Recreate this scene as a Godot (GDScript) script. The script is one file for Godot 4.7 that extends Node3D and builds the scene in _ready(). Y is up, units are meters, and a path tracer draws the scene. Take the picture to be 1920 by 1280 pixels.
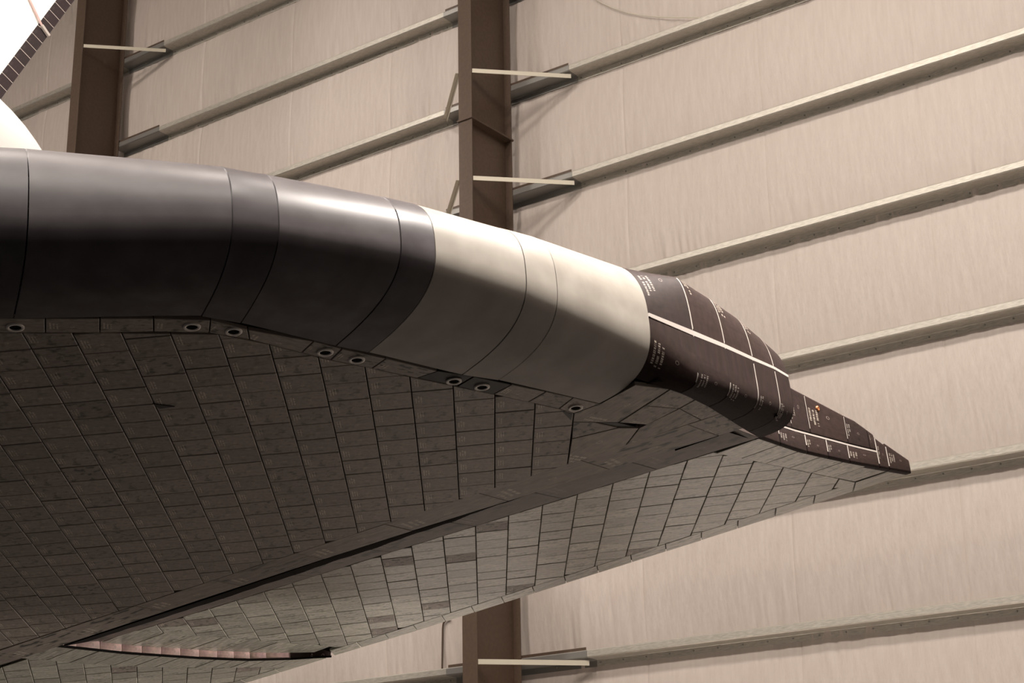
extends Node3D
# The tiled wing of a winged spacecraft on show in a steel hangar. Metres, y up.
# Building axes: x runs along the rear wall, -z runs into it. Wing axes: o outboard, c aft, n up off the flat lower skin.

const EYE := Vector3(0, 1.6, 0)            # camera
const WALL := 16.1                         # rear wall face, metres in front of the camera
const FLANGE := 15.06                      # room side of the columns
const PITCH := 1.457                       # girt spacing
const CELL := 0.152                        # belly tile

var rng := RandomNumberGenerator.new()
var tone := FastNoiseLite.new()
var fold := FastNoiseLite.new()
var mat := {}

# ------------------------------------------------------------------ helpers
func new_st() -> SurfaceTool:
	var st := SurfaceTool.new()
	st.begin(Mesh.PRIMITIVE_TRIANGLES)
	return st

func tri(st: SurfaceTool, a: Vector3, b: Vector3, c: Vector3, out: Vector3, ua := Vector2.ZERO, ub := Vector2.ZERO, uc := Vector2.ZERO) -> void:
	# a flat face whose front looks along «out»
	var n := (b - a).cross(c - a)
	if n.length_squared() < 1e-18:
		return
	n = n.normalized()
	var swap := n.dot(out) > 0.0
	if not swap:
		n = -n
	st.set_normal(n); st.set_uv(ua); st.add_vertex(a)
	if swap:
		st.set_normal(n); st.set_uv(uc); st.add_vertex(c)
		st.set_normal(n); st.set_uv(ub); st.add_vertex(b)
	else:
		st.set_normal(n); st.set_uv(ub); st.add_vertex(b)
		st.set_normal(n); st.set_uv(uc); st.add_vertex(c)

func quad(st: SurfaceTool, a: Vector3, b: Vector3, c: Vector3, d: Vector3, out: Vector3) -> void:
	tri(st, a, b, c, out, Vector2(0, 0), Vector2(1, 0), Vector2(1, 1))
	tri(st, a, c, d, out, Vector2(0, 0), Vector2(1, 1), Vector2(0, 1))

func box(st: SurfaceTool, at: Basis, centre: Vector3, size: Vector3, ch := 0.0) -> void:
	# a box, its edges chamfered by ch
	var h := size * 0.5
	for ax in 3:
		for s in [-1.0, 1.0]:
			var u := (ax + 1) % 3
			var w := (ax + 2) % 3
			var p := []
			for k in [[-1, -1], [1, -1], [1, 1], [-1, 1]]:
				var v := Vector3.ZERO
				v[ax] = s * h[ax]; v[u] = k[0] * (h[u] - ch); v[w] = k[1] * (h[w] - ch)
				p.append(centre + at * v)
			var n := Vector3.ZERO
			n[ax] = s
			quad(st, p[0], p[1], p[2], p[3], at * n)
	if ch <= 0.0:
		return
	for ax in 3:
		var u := (ax + 1) % 3
		var w := (ax + 2) % 3
		for k in [[-1, -1], [1, -1], [1, 1], [-1, 1]]:
			var p := []
			for e in [-1.0, 1.0]:
				var v := Vector3.ZERO
				v[ax] = e * (h[ax] - ch); v[u] = k[0] * h[u]; v[w] = k[1] * (h[w] - ch)
				p.append(centre + at * v)
			for e in [1.0, -1.0]:
				var v := Vector3.ZERO
				v[ax] = e * (h[ax] - ch); v[u] = k[0] * (h[u] - ch); v[w] = k[1] * h[w]
				p.append(centre + at * v)
			var n := Vector3.ZERO
			n[u] = k[0]; n[w] = k[1]
			quad(st, p[0], p[1], p[2], p[3], at * n)

func put(called: String, st: SurfaceTool, m: Material, parent: Node = self) -> MeshInstance3D:
	var o := MeshInstance3D.new()
	o.name = called
	o.mesh = st.commit()
	o.material_override = m
	parent.add_child(o, true)
	return o

func tag(o: Node, label: String, category: String, group := "") -> void:
	o.set_meta("label", label)
	o.set_meta("category", category)
	o.set_meta("kind", "thing")
	if group:
		o.set_meta("group", group)

func thing(called: String, label: String, category: String, at: Vector3, group := "") -> Node3D:
	var o := Node3D.new()
	o.name = called
	add_child(o, true)
	o.position = at
	tag(o, label, category, group)
	return o

func structure(o: Node) -> Node:
	o.set_meta("kind", "structure")
	return o

func sheet(st: SurfaceTool, pts: Array, wide: int, high: int, flip := false, us := [], vs := []) -> void:
	# a smooth grid of points, wide x high
	for j in high:
		for i in wide:
			var a: Vector3 = pts[j * wide + mini(i + 1, wide - 1)] - pts[j * wide + maxi(i - 1, 0)]
			var b: Vector3 = pts[mini(j + 1, high - 1) * wide + i] - pts[maxi(j - 1, 0) * wide + i]
			var n := a.cross(b).normalized()
			st.set_normal(-n if flip else n)
			st.set_uv(Vector2(us[i] if us else i / float(wide - 1), vs[j] if vs else j / float(high - 1)))
			st.add_vertex(pts[j * wide + i])
	for j in high - 1:
		for i in wide - 1:
			var k := j * wide + i
			var q := [k, k + wide, k + 1, k + 1, k + wide, k + wide + 1]
			if flip:
				q = [k, k + 1, k + wide, k + 1, k + wide + 1, k + wide]
			for e in q:
				st.add_index(e)

func plain(c: Color, rough: float, metal := 0.0, spec := 0.5) -> StandardMaterial3D:
	var m := StandardMaterial3D.new()
	m.albedo_color = c
	m.roughness = rough
	m.metallic = metal
	m.metallic_specular = spec
	return m

func table(x: float, t: Array) -> float:
	# straight lines through the Vector2s of t
	if x <= t[0].x:
		return t[0].y + (x - t[0].x) * (t[1].y - t[0].y) / (t[1].x - t[0].x)
	for k in range(1, t.size()):
		if x <= t[k].x or k == t.size() - 1:
			return lerpf(t[k - 1].y, t[k].y, (x - t[k - 1].x) / (t[k].x - t[k - 1].x))
	return 0.0

# ------------------------------------------------------------------ textures and materials
func tile_picture(size: int, variant: int, level: float, bright: float, blotch: float, streak: float, bold: float, hue: Color) -> ImageTexture:
	# the face of one tile: grain, wiped streaks, stains, and the worn rows of an illegible stamped mark
	var im := Image.create(size, size, false, Image.FORMAT_RGB8)
	var r := RandomNumberGenerator.new()
	r.seed = 900 + variant * 17
	for y in size:
		for x in size:
			var u := x / float(size)
			var v := y / float(size)
			var g := 1.0 + 0.13 * tone.get_noise_2d(x * 2.3 + variant * 400.0, y * 2.3)
			g += streak * tone.get_noise_2d(u * 60.0 + variant * 90.0, v * 900.0 + variant * 77.0)
			var s := tone.get_noise_2d(u * 150.0 + variant * 333.0, v * 150.0)
			g -= blotch * maxf(0.0, s - 0.18)
			g = clampf(g * level, 0.05, 1.0)
			im.set_pixel(x, y, Color(g * hue.r, g * hue.g * (0.985 + 0.03 * s), g * hue.b * (0.97 - 0.03 * s)))
	var rows := 2 + r.randi() % 2
	var x0 := int(size * (0.07 + 0.04 * r.randf()))
	var y0 := int(size * (0.14 + 0.2 * r.randf()))
	for row in rows:
		var x := x0 + row * int(size * 0.055 * bold)
		var y := y0 + int(r.randf() * size * 0.05)
		var end := y0 + int(size * (0.3 + 0.16 * r.randf()))
		while y < end:
			var tall := 2 + r.randi() % 3
			if r.randf() > 0.12:
				for a in tall:
					for b in int(size * 0.032 * bold):
						if r.randf() < 0.88:
							var c := im.get_pixel(x + b, y + a)
							im.set_pixel(x + b, y + a, c.lerp(Color(1.0, 0.97, 0.90), bright * (0.7 + 0.3 * r.randf())))
			y += tall + 1 + int(r.randf() * 2.0)
	var cx := size * (0.5 + 0.1 * r.randf())
	var cy := size * (0.3 + 0.2 * r.randf())
	for a in 40:
		var p := Vector2(cx, cy) + Vector2.from_angle(a * TAU / 40.0) * size * 0.035
		im.set_pixel(int(p.x), int(p.y), im.get_pixel(int(p.x), int(p.y)).lerp(Color(1, 0.95, 0.88), bright * 0.7))
	return ImageTexture.create_from_image(im)

func noise_picture(seeded: int, freq: float, low: Color, high: Color, w := 512, h := 512, octaves := 4) -> NoiseTexture2D:
	var n := FastNoiseLite.new()
	n.seed = seeded
	n.frequency = freq
	n.fractal_octaves = octaves
	var g := Gradient.new()
	g.set_color(0, low)
	g.set_color(1, high)
	var t := NoiseTexture2D.new()
	t.width = w; t.height = h
	t.seamless = true
	t.noise = n
	t.color_ramp = g
	return t

func tile_set(called: String, count: int, tints: Array, rough: float, level: float, bright: float, blotch: float, streak: float, first: int, hue := Color.WHITE) -> void:
	mat[called] = []
	for k in count:
		var t := tile_picture(128, first + k, level, bright, blotch if k % 3 == 1 else blotch * 0.4, streak, 1.7 if called == "tip" else 1.15, hue)
		for c in tints:
			var m := plain(c, rough, 0.0, 0.25 if called == "tip" else (0.7 if called == "elevon" else 0.58))
			m.albedo_texture = t
			mat[called].append(m)

func make_materials() -> void:
	tone.seed = 11; tone.frequency = 0.02; tone.fractal_octaves = 3
	fold.seed = 5; fold.frequency = 1.0; fold.fractal_octaves = 2
	tile_set("belly", 6, [Color(0.97, 0.96, 0.95), Color(0.92, 0.91, 0.90), Color(1.0, 0.99, 0.98)], 0.42, 0.60, 1.0, 1.1, 0.16, 0, Color(1.0, 0.945, 0.89))
	tile_set("elevon", 5, [Color(0.88, 0.88, 0.87), Color(0.83, 0.83, 0.82), Color(0.95, 0.95, 0.94)], 0.34, 0.78, 0.3, 0.9, 0.36, 20, Color(0.985, 0.98, 0.92))
	tile_set("stained", 4, [Color(0.97, 0.96, 0.95), Color(0.92, 0.91, 0.90)], 0.45, 0.60, 0.9, 3.2, 0.2, 90, Color(1.0, 0.945, 0.89))
	tile_set("nose", 3, [Color(0.80, 0.79, 0.78), Color(0.72, 0.71, 0.70)], 0.5, 0.52, 0.5, 1.4, 0.16, 80, Color(1.0, 0.90, 0.84))
	tile_set("tip", 5, [Color(0.97, 0.96, 0.96), Color(0.92, 0.92, 0.94)], 0.6, 0.24, 0.8, 0.35, 0.08, 40, Color(1.0, 0.80, 0.75))
	tile_set("fin", 3, [Color(0.62, 0.60, 0.62), Color(0.60, 0.60, 0.61)], 0.5, 0.32, 0.4, 0.3, 0.08, 70, Color(1.0, 0.80, 0.82))
	tile_set("end", 3, [Color(0.92, 0.92, 0.92), Color(0.88, 0.88, 0.88)], 0.5, 0.9, 0.6, 0.2, 0.06, 60, Color(1.0, 0.86, 0.84))
	mat.black = plain(Color(0.10, 0.085, 0.08), 0.5)
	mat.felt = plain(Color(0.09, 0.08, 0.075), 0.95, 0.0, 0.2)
	mat.filler = plain(Color(0.74, 0.70, 0.67), 0.8)
	mat.ring = plain(Color(0.96, 0.93, 0.89), 0.45)
	mat.copper = plain(Color(0.85, 0.55, 0.35), 0.4, 0.3)
	mat.carbon = plain(Color(0.415, 0.395, 0.40), 0.42, 0.0, 0.42)
	mat.carbon.albedo_texture = noise_picture(3, 0.012, Color(0.72, 0.70, 0.70), Color(1, 1, 1))
	mat.carbon.uv1_triplanar = true
	mat.carbon.uv1_scale = Vector3(0.9, 0.9, 0.9)
	mat.seal = plain(Color(0.375, 0.355, 0.365), 0.40, 0.0, 0.42)
	mat.seal.albedo_texture = mat.carbon.albedo_texture
	mat.seal.uv1_triplanar = true
	mat.coated = plain(Color(0.68, 0.655, 0.62), 0.45)
	mat.coated.albedo_texture = noise_picture(8, 0.010, Color(0.86, 0.85, 0.84), Color(1, 1, 1))
	mat.coated.uv1_triplanar = true
	mat.white = plain(Color(0.97, 0.965, 0.95), 0.6)
	mat.vinyl = plain(Color(0.79, 0.745, 0.71), 0.55)
	mat.vinyl.albedo_texture = noise_picture(21, 0.02, Color(0.955, 0.945, 0.94), Color(1, 1, 1), 512, 512, 3)
	mat.vinyl.uv1_triplanar = true
	mat.vinyl.uv1_scale = Vector3(1.3, 0.16, 1.3)
	var folds := FastNoiseLite.new()
	folds.seed = 77
	folds.frequency = 0.035
	var relief := NoiseTexture2D.new()
	relief.width = 512; relief.height = 512
	relief.seamless = true
	relief.noise = folds
	relief.as_normal_map = true
	relief.bump_strength = 5.0
	mat.vinyl.normal_enabled = true
	mat.vinyl.normal_texture = relief
	mat.vinyl.normal_scale = 0.16
	mat.zinc = plain(Color(0.82, 0.795, 0.75), 0.4, 0.35)
	mat.zinc.albedo_texture = noise_picture(31, 0.05, Color(0.78, 0.78, 0.77), Color(1, 1, 1))
	mat.zinc.uv1_triplanar = true
	mat.zinc.uv1_scale = Vector3(0.35, 3.0, 3.0)
	mat.dull_zinc = plain(Color(0.56, 0.55, 0.53), 0.45, 0.55)
	mat.pale = plain(Color(0.80, 0.77, 0.70), 0.5, 0.2)
	mat.brown = plain(Color(0.345, 0.275, 0.22), 0.55)
	mat.brown.albedo_texture = noise_picture(41, 0.03, Color(0.88, 0.87, 0.86), Color(1, 1, 1))
	mat.brown.uv1_triplanar = true
	mat.concrete = plain(Color(0.50, 0.485, 0.465), 0.5)
	mat.concrete.albedo_texture = noise_picture(51, 0.02, Color(0.75, 0.75, 0.75), Color(1, 1, 1))
	mat.concrete.uv1_triplanar = true
	mat.concrete.uv1_scale = Vector3(0.25, 0.25, 0.25)
	mat.dark_wall = plain(Color(0.16, 0.15, 0.15), 0.9)
	mat.added_carpet = plain(Color(0.13, 0.125, 0.13), 0.95, 0.0, 0.2)
	mat.roof = plain(Color(0.80, 0.77, 0.73), 0.8)
	mat.lens = plain(Color(1, 0.96, 0.9), 0.5)
	mat.lens.emission_enabled = true
	mat.lens.emission = Color(1.0, 0.86, 0.74)
	mat.lens.emission_energy_multiplier = 3.0
	mat.rubber = plain(Color(0.06, 0.06, 0.06), 0.8)

# ------------------------------------------------------------------ tiles cut from a flat pattern
func cut_tile(st: SurfaceTool, poly: PackedVector2Array, org: Vector2, ux: Vector2, uy: Vector2, size: Vector2, lay: Callable, thick: float, drop: float, tilt := Vector2.ZERO) -> bool:
	# one tile: flat face with a small chamfer, sides running up into the bed. poly is in plan; map(plan, height) gives the place
	var hub := Vector2.ZERO
	for q in poly:
		hub += q / poly.size()
	var map := func(q: Vector2, h: float) -> Vector3: return lay.call(q, h + (q - hub).dot(tilt))
	var parts := Geometry2D.offset_polygon(poly, -0.0019, Geometry2D.JOIN_MITER)
	var made := false
	for p: PackedVector2Array in parts:
		if Geometry2D.is_polygon_clockwise(p) or p.size() < 3:
			continue
		var area := 0.0
		for k in p.size():
			area += p[k].cross(p[(k + 1) % p.size()]) * 0.5
		if absf(area) < 0.0007:
			continue
		made = true
		var inner := PackedVector2Array()
		var count := p.size()
		for k in count:
			var e0 := (p[k] - p[(k + count - 1) % count]).normalized()
			var e1 := (p[(k + 1) % count] - p[k]).normalized()
			var nrm := Vector2(-e0.y - e1.y, e0.x + e1.x)
			nrm = nrm.normalized() / maxf(0.5, nrm.length() * 0.5)
			inner.append(p[k] + nrm * 0.0018)
		var mid := Vector2.ZERO
		for q in p:
			mid += q / count
		var down: Vector3 = ((map.call(mid, 0.0) as Vector3) - (map.call(mid, 0.01) as Vector3)).normalized()
		var ids := Geometry2D.triangulate_polygon(inner)
		if ids.is_empty():
			inner = p.duplicate()
			ids = Geometry2D.triangulate_polygon(inner)
		if ids.is_empty():
			inner = Geometry2D.convex_hull(p)
			inner.resize(inner.size() - 1)
			ids = Geometry2D.triangulate_polygon(inner)
			p = inner.duplicate()
			count = p.size()
		for k in range(0, ids.size(), 3):
			var v := [inner[ids[k]], inner[ids[k + 1]], inner[ids[k + 2]]]
			var w := []
			for q: Vector2 in v:
				w.append(Vector2((q - org).dot(ux) / size.x, 1.0 - (q - org).dot(uy) / size.y))
			tri(st, map.call(v[0], -drop), map.call(v[1], -drop), map.call(v[2], -drop), down, w[0], w[1], w[2])
		for k in count:
			var j := (k + 1) % count
			var side: Vector3 = (map.call((p[k] + p[j]) * 0.5, 0.0) as Vector3) - (map.call(mid, 0.0) as Vector3)
			var w0 := Vector2((p[k] - org).dot(ux) / size.x, 1.0 - (p[k] - org).dot(uy) / size.y)
			var a: Vector3 = map.call(p[k], 0.0018 - drop)
			var b: Vector3 = map.call(p[j], 0.0018 - drop)
			var c: Vector3 = map.call(inner[j], -drop)
			var d: Vector3 = map.call(inner[k], -drop)
			tri(st, a, b, c, side + down * 0.1, w0, w0, w0)
			tri(st, a, c, d, side + down * 0.1, w0, w0, w0)
			var e: Vector3 = map.call(p[k], thick)
			var f: Vector3 = map.call(p[j], thick)
			tri(st, a, b, f, side, w0, w0, w0)
			tri(st, a, f, e, side, w0, w0, w0)
	return made

func lay_grid(called: String, region: PackedVector2Array, ux: Vector2, uy: Vector2, phase: float, cell: Vector2, map: Callable, mats: Array, parent: Node, shown: Callable, rough: float) -> void:
	# columns run along uy, ux apart; every column has its own start, as laid. Those out of the picture are joined
	var lo := Vector2(INF, INF)
	var hi := -lo
	for p in region:
		lo = Vector2(minf(lo.x, p.dot(ux)), minf(lo.y, p.dot(uy)))
		hi = Vector2(maxf(hi.x, p.dot(ux)), maxf(hi.y, p.dot(uy)))
	var rest := new_st()
	var any := false
	for i in range(floori(lo.x / cell.x - phase), ceili(hi.x / cell.x - phase)):
		var start := rng.randf() * cell.y
		for j in range(floori((lo.y - start) / cell.y), ceili((hi.y - start) / cell.y)):
			var org := ux * (i + phase) * cell.x + uy * (j * cell.y + start)
			var square := PackedVector2Array([org, org + ux * cell.x, org + ux * cell.x + uy * cell.y, org + uy * cell.y])
			if Geometry2D.is_polygon_clockwise(square):
				square.reverse()
			var drop := rng.randf_range(-rough, rough)
			for piece: PackedVector2Array in Geometry2D.intersect_polygons(square, region):
				var mid := Vector2.ZERO
				for q in piece:
					mid += q / piece.size()
				if shown.call(mid):
					var st := new_st()
					var kinds: Array = mat.stained if rng.randf() < 0.07 else mats
					if cut_tile(st, piece, org, ux, uy, cell, map, 0.016, drop, Vector2(rng.randf_range(-1, 1), rng.randf_range(-1, 1)) * rough * 5.0):
						put(called, st, kinds[rng.randi() % kinds.size()], parent)
				else:
					any = cut_tile(rest, piece, org, ux, uy, cell, map, 0.016, drop) or any
	if any:
		put(called, rest, mats[0], parent).set_meta("kind", "stuff")

func lay_one(called: String, poly: Array, ux: Vector2, map: Callable, m: Material, parent: Node, drop := 0.0) -> void:
	# a single tile of its own outline
	var p := PackedVector2Array(poly)
	if Geometry2D.is_polygon_clockwise(p):
		p.reverse()
	var uy := Vector2(-ux.y, ux.x)
	var lo := Vector2(INF, INF)
	var hi := -lo
	for q in p:
		lo = Vector2(minf(lo.x, q.dot(ux)), minf(lo.y, q.dot(uy)))
		hi = Vector2(maxf(hi.x, q.dot(ux)), maxf(hi.y, q.dot(uy)))
	var st := new_st()
	if cut_tile(st, p, ux * lo.x + uy * lo.y, ux, uy, hi - lo, map, 0.016, drop):
		put(called, st, m, parent)

func pick(kind: String) -> Material:
	return mat[kind][rng.randi() % mat[kind].size()]

# ------------------------------------------------------------------ rounded edge of the wing: sections lofted along the edge
# section: attach point o, c; heading of the section (degrees forward of outboard); reach, nose height, top height; squareness below and above; base height
func sections_edge() -> Array:
	return [
		[-8.75, -2.35, 41.0, 0.50, 0.24, 0.72, 3.0, 2.2, 0.0],
		[-3.978, 3.099, 33.0, 0.40, 0.190, 0.535, 3.0, 2.2, 0.0],
		[-3.576, 3.518, 30.0, 0.399, 0.182, 0.460, 3.0, 2.2, 0.0],
		[-3.528, 3.648, 29.0, 0.432, 0.165, 0.456, 3.0, 2.2, 0.0],
		[-3.441, 4.010, 20.5, 0.472, 0.197, 0.473, 3.0, 2.2, 0.0],
		[-3.401, 4.134, 19.8, 0.468, 0.204, 0.480, 3.0, 2.2, 0.0],
		[-3.304, 4.530, 20.0, 0.446, 0.226, 0.505, 3.0, 2.2, 0.0],
		[-3.246, 4.669, 19.5, 0.405, 0.231, 0.518, 3.0, 2.2, 0.0],
		[-3.123, 5.144, 13.1, 0.310, 0.244, 0.552, 3.0, 2.2, 0.0],
	]

func sections_tip() -> Array:
	return [
		[-3.123, 5.144, 13.1, 0.310, 0.244, 0.552, 3.0, 2.2, 0.0, 0.347, 1.577],
		[-2.845, 5.275, 2.0, 0.094, 0.150, 0.470, 4.0, 3.4, -0.012],
		[-2.840, 5.470, 0.0, 0.112, 0.110, 0.445, 4.0, 3.6, -0.016],
		[-2.850, 5.660, 0.0, 0.138, 0.105, 0.425, 4.0, 3.4, -0.020],
		[-2.862, 5.820, 0.0, 0.160, 0.110, 0.400, 4.0, 3.0, -0.020],
		[-2.870, 5.930, 0.0, 0.172, 0.120, 0.375, 4.0, 2.8, -0.016],
	]

func section_at(list: Array, s: float, straight: bool) -> Array:
	var k := clampi(floori(s), 0, list.size() - 2)
	var f := s - k
	var out := []
	for e in 9:
		var b: float = list[k][e]
		var c: float = list[k + 1][e]
		if straight or k == 0:
			out.append(lerpf(b, c, f))
		else:
			var a: float = list[k - 1][e] if k > 1 else 2.0 * b - c
			var d: float = list[mini(k + 2, list.size() - 1)][e]
			if k == list.size() - 2:
				d = 2.0 * c - b
			# slopes limited so that uneven spacing does not overshoot
			var m0 := clampf((c - a) * 0.5, -absf(c - b), absf(c - b))
			var m1 := clampf((d - b) * 0.5, -absf(c - b), absf(c - b))
			var f2 := f * f
			var f3 := f2 * f
			out.append((2 * f3 - 3 * f2 + 1) * b + (f3 - 2 * f2 + f) * m0 + (-2 * f3 + 3 * f2) * c + (f3 - f2) * m1)
	return out

func tip_point(s: float, t: float, proud := 0.0) -> Vector3:
	# t 1.17 is the joint between the two rows, which follows its own line along the tip
	var list := sections_tip()
	var joint := [1.06, 1.027, 1.06, 1.08, 1.12, 1.126]
	var k := clampi(floori(s), 0, list.size() - 2)
	var p := []
	for e in [k, k + 1]:
		var j: float = joint[e]
		p.append(on_section(list[e], t * j / 1.17 if t < 1.17 else j + (t - 1.17) * (2.0 - j) / 0.83, proud))
	return p[0].lerp(p[1], s - k)

func on_section(q: Array, t: float, proud := 0.0) -> Vector3:
	# t 0 lower edge, 1 nose, 2 top; a section may use only a stretch of its curve
	if q.size() > 10:
		t = lerpf(q[9], q[10], t * 0.5)
	var x: float
	var y: float
	if t <= 1.0:
		var a := t * PI * 0.5
		x = q[3] * pow(sin(a), 2.0 / q[6])
		y = q[4] * (1.0 - pow(cos(a), 2.0 / q[6]))
		y = q[8] * (1.0 - t) + y
	else:
		var a := (t - 1.0) * PI * 0.5
		x = q[3] * pow(maxf(cos(a), 0.0), 2.0 / q[7])
		y = q[4] + (q[5] - q[4]) * pow(sin(a), 2.0 / q[7])
	if proud != 0.0:
		var d := Vector2(x - q[3] * 0.35, (y - q[4]) * 1.1).normalized()
		x += d.x * proud
		y += d.y * proud
	var h := deg_to_rad(q[2])
	return Vector3(q[0] + x * cos(h), y, -(q[1] - x * sin(h)))

func edge_patch(list: Array, s0: float, s1: float, t0: float, t1: float, ns: int, nt: int, proud: float, rim: float, straight := false) -> SurfaceTool:
	# a curved panel with its four rims turned in
	var st := new_st()
	var pts := []
	for j in nt + 3:
		for i in ns + 3:
			var f := clampf((i - 1) / float(ns), 0.0, 1.0)
			var g := clampf((j - 1) / float(nt), 0.0, 1.0)
			var lip := i == 0 or i == ns + 2 or j == 0 or j == nt + 2
			var p := proud - (rim if lip else 0.0)
			if straight:
				pts.append(tip_point(lerpf(s0, s1, f), lerpf(t0, t1, g), p))
			else:
				pts.append(on_section(section_at(list, lerpf(s0, s1, f), false), lerpf(t0, t1, g), p))
	var w := ns + 3
	for j in nt + 3:
		for i in w:
			# normals of the face, rims included, so that the face stays smooth
			var ci := clampi(i, 1, ns + 1)
			var cj := clampi(j, 1, nt + 1)
			var a: Vector3 = pts[cj * w + mini(ci + 1, ns + 1)] - pts[cj * w + maxi(ci - 1, 1)]
			var b: Vector3 = pts[mini(cj + 1, nt + 1) * w + ci] - pts[maxi(cj - 1, 1) * w + ci]
			st.set_normal(b.cross(a).normalized())
			st.set_uv(Vector2((ci - 1) / float(ns), 1.0 - (cj - 1) / float(nt)))
			st.add_vertex(pts[j * w + i])
	for j in nt + 2:
		for i in w - 1:
			var k := j * w + i
			for e in [k, k + 1, k + w, k + 1, k + w + 1, k + w]:
				st.add_index(e)
	return st

# ------------------------------------------------------------------ the scene
func _ready() -> void:
	rng.seed = 4
	make_materials()
	var cam := Camera3D.new()
	cam.name = "camera"
	cam.position = EYE
	cam.basis = Basis(Vector3.UP, 0.6316) * Basis(Vector3.RIGHT, 0.33227) * Basis(Vector3.BACK, -0.0177)
	cam.fov = 22.519
	cam.far = 200.0
	add_child(cam)
	cam.current = true
	var env := Environment.new()
	env.background_mode = Environment.BG_COLOR
	env.background_color = Color(0.02, 0.02, 0.02)
	env.tonemap_mode = Environment.TONE_MAPPER_LINEAR
	env.tonemap_exposure = 1.0
	env.sdfgi_enabled = true
	env.ssao_enabled = true
	env.ssil_enabled = true
	var we := WorldEnvironment.new()
	we.name = "environment"
	we.environment = env
	add_child(we)
	# high bay lamps under the roof: x, z, energy
	for l in [[-25.0, 3.0, 0.9], [-17.5, 3.0, 1.7], [-10.0, 3.0, 1.5], [-3.0, 3.0, 1.6], [4.0, 3.0, 1.6], [-18.5, -5.5, 1.2], [-10.5, -5.0, 0.7], [-4.0, -5.0, 0.9], [3.0, -5.0, 1.0]]:
		high_bay(Vector3(l[0], 17.9, l[1]), l[2])
	for x in [-11.0, -7.4, -3.8, -0.2, 3.4]:
		fill_uplight(Vector3(x, 0, -14.75))
	# display spots hung above the wing tip: they light its edge and the tail
	spot("wing", Vector3(1.6, 16.4, -8.6), Vector3(-2.7, 4.0, -5.5), 10.0, 600.0, 0.4)
	spot("tail", Vector3(-8.0, 16.6, -8.4), Vector3(-14.4, 10.8, -10.4), 24.0, 60.0, 0.17)
	spot("elevons", Vector3(-2.0, 1.0, -14.2), Vector3(-6.55, 3.1, -7.35), 7.0, 60.0, 0.2, false)
	room()
	rear_wall()
	steel()
	spacecraft()

func high_bay(at: Vector3, e: float) -> void:
	var t := thing("high_bay_lamp", "square high bay lamp with a glowing lens hanging under the hangar roof", "lamp", at, "high bay lamps under the roof")
	var st := new_st()
	box(st, Basis(), Vector3(0, 0.12, 0), Vector3(1.9, 0.16, 1.9), 0.03)
	put("housing", st, mat.pale, t)
	st = new_st()
	box(st, Basis(), Vector3(0, 0.02, 0), Vector3(1.7, 0.04, 1.7), 0.01)
	put("lens", st, mat.lens, t)
	st = new_st()
	for x in [-0.6, 0.6]:
		box(st, Basis(), Vector3(x, 0.45, 0), Vector3(0.03, 0.5, 0.03))
	put("hanger", st, mat.dull_zinc, t)
	var a := AreaLight3D.new()
	a.name = "lamp_light"
	a.area_size = Vector2(1.7, 1.7)
	a.light_color = Color(1.0, 0.96, 0.925)
	a.light_energy = 87.0 * e
	a.area_range = 80.0
	a.area_attenuation = 2.0
	a.shadow_enabled = true
	a.position = Vector3(0, -0.03, 0)
	a.rotation = Vector3(-PI / 2, 0, 0)
	t.add_child(a)

func fill_uplight(at: Vector3) -> void:  # unseen uplights, added to brighten the girt undersides and elevons
	var t := thing("added_uplight", "unseen uplight added along the foot of the rear wall to brighten undersides", "lamp", at, "added uplights along the rear wall")
	var st := new_st()
	box(st, Basis(), Vector3(0, 0.08, 0), Vector3(2.6, 0.16, 0.36), 0.02)
	put("trough", st, mat.black, t)
	st = new_st()
	box(st, Basis(), Vector3(0, 0.165, 0), Vector3(2.4, 0.02, 0.26), 0.004)
	put("lens", st, mat.lens, t)
	var a := AreaLight3D.new()
	a.name = "fill_light"
	a.area_size = Vector2(2.4, 0.26)
	a.light_color = Color(1.0, 0.95, 0.91)
	a.light_energy = 2.9
	a.area_range = 80.0
	a.area_attenuation = 2.0
	a.shadow_enabled = true
	a.position = Vector3(0, 0.19, 0)
	a.rotation = Vector3(PI / 2, 0, 0)
	t.add_child(a)

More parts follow.
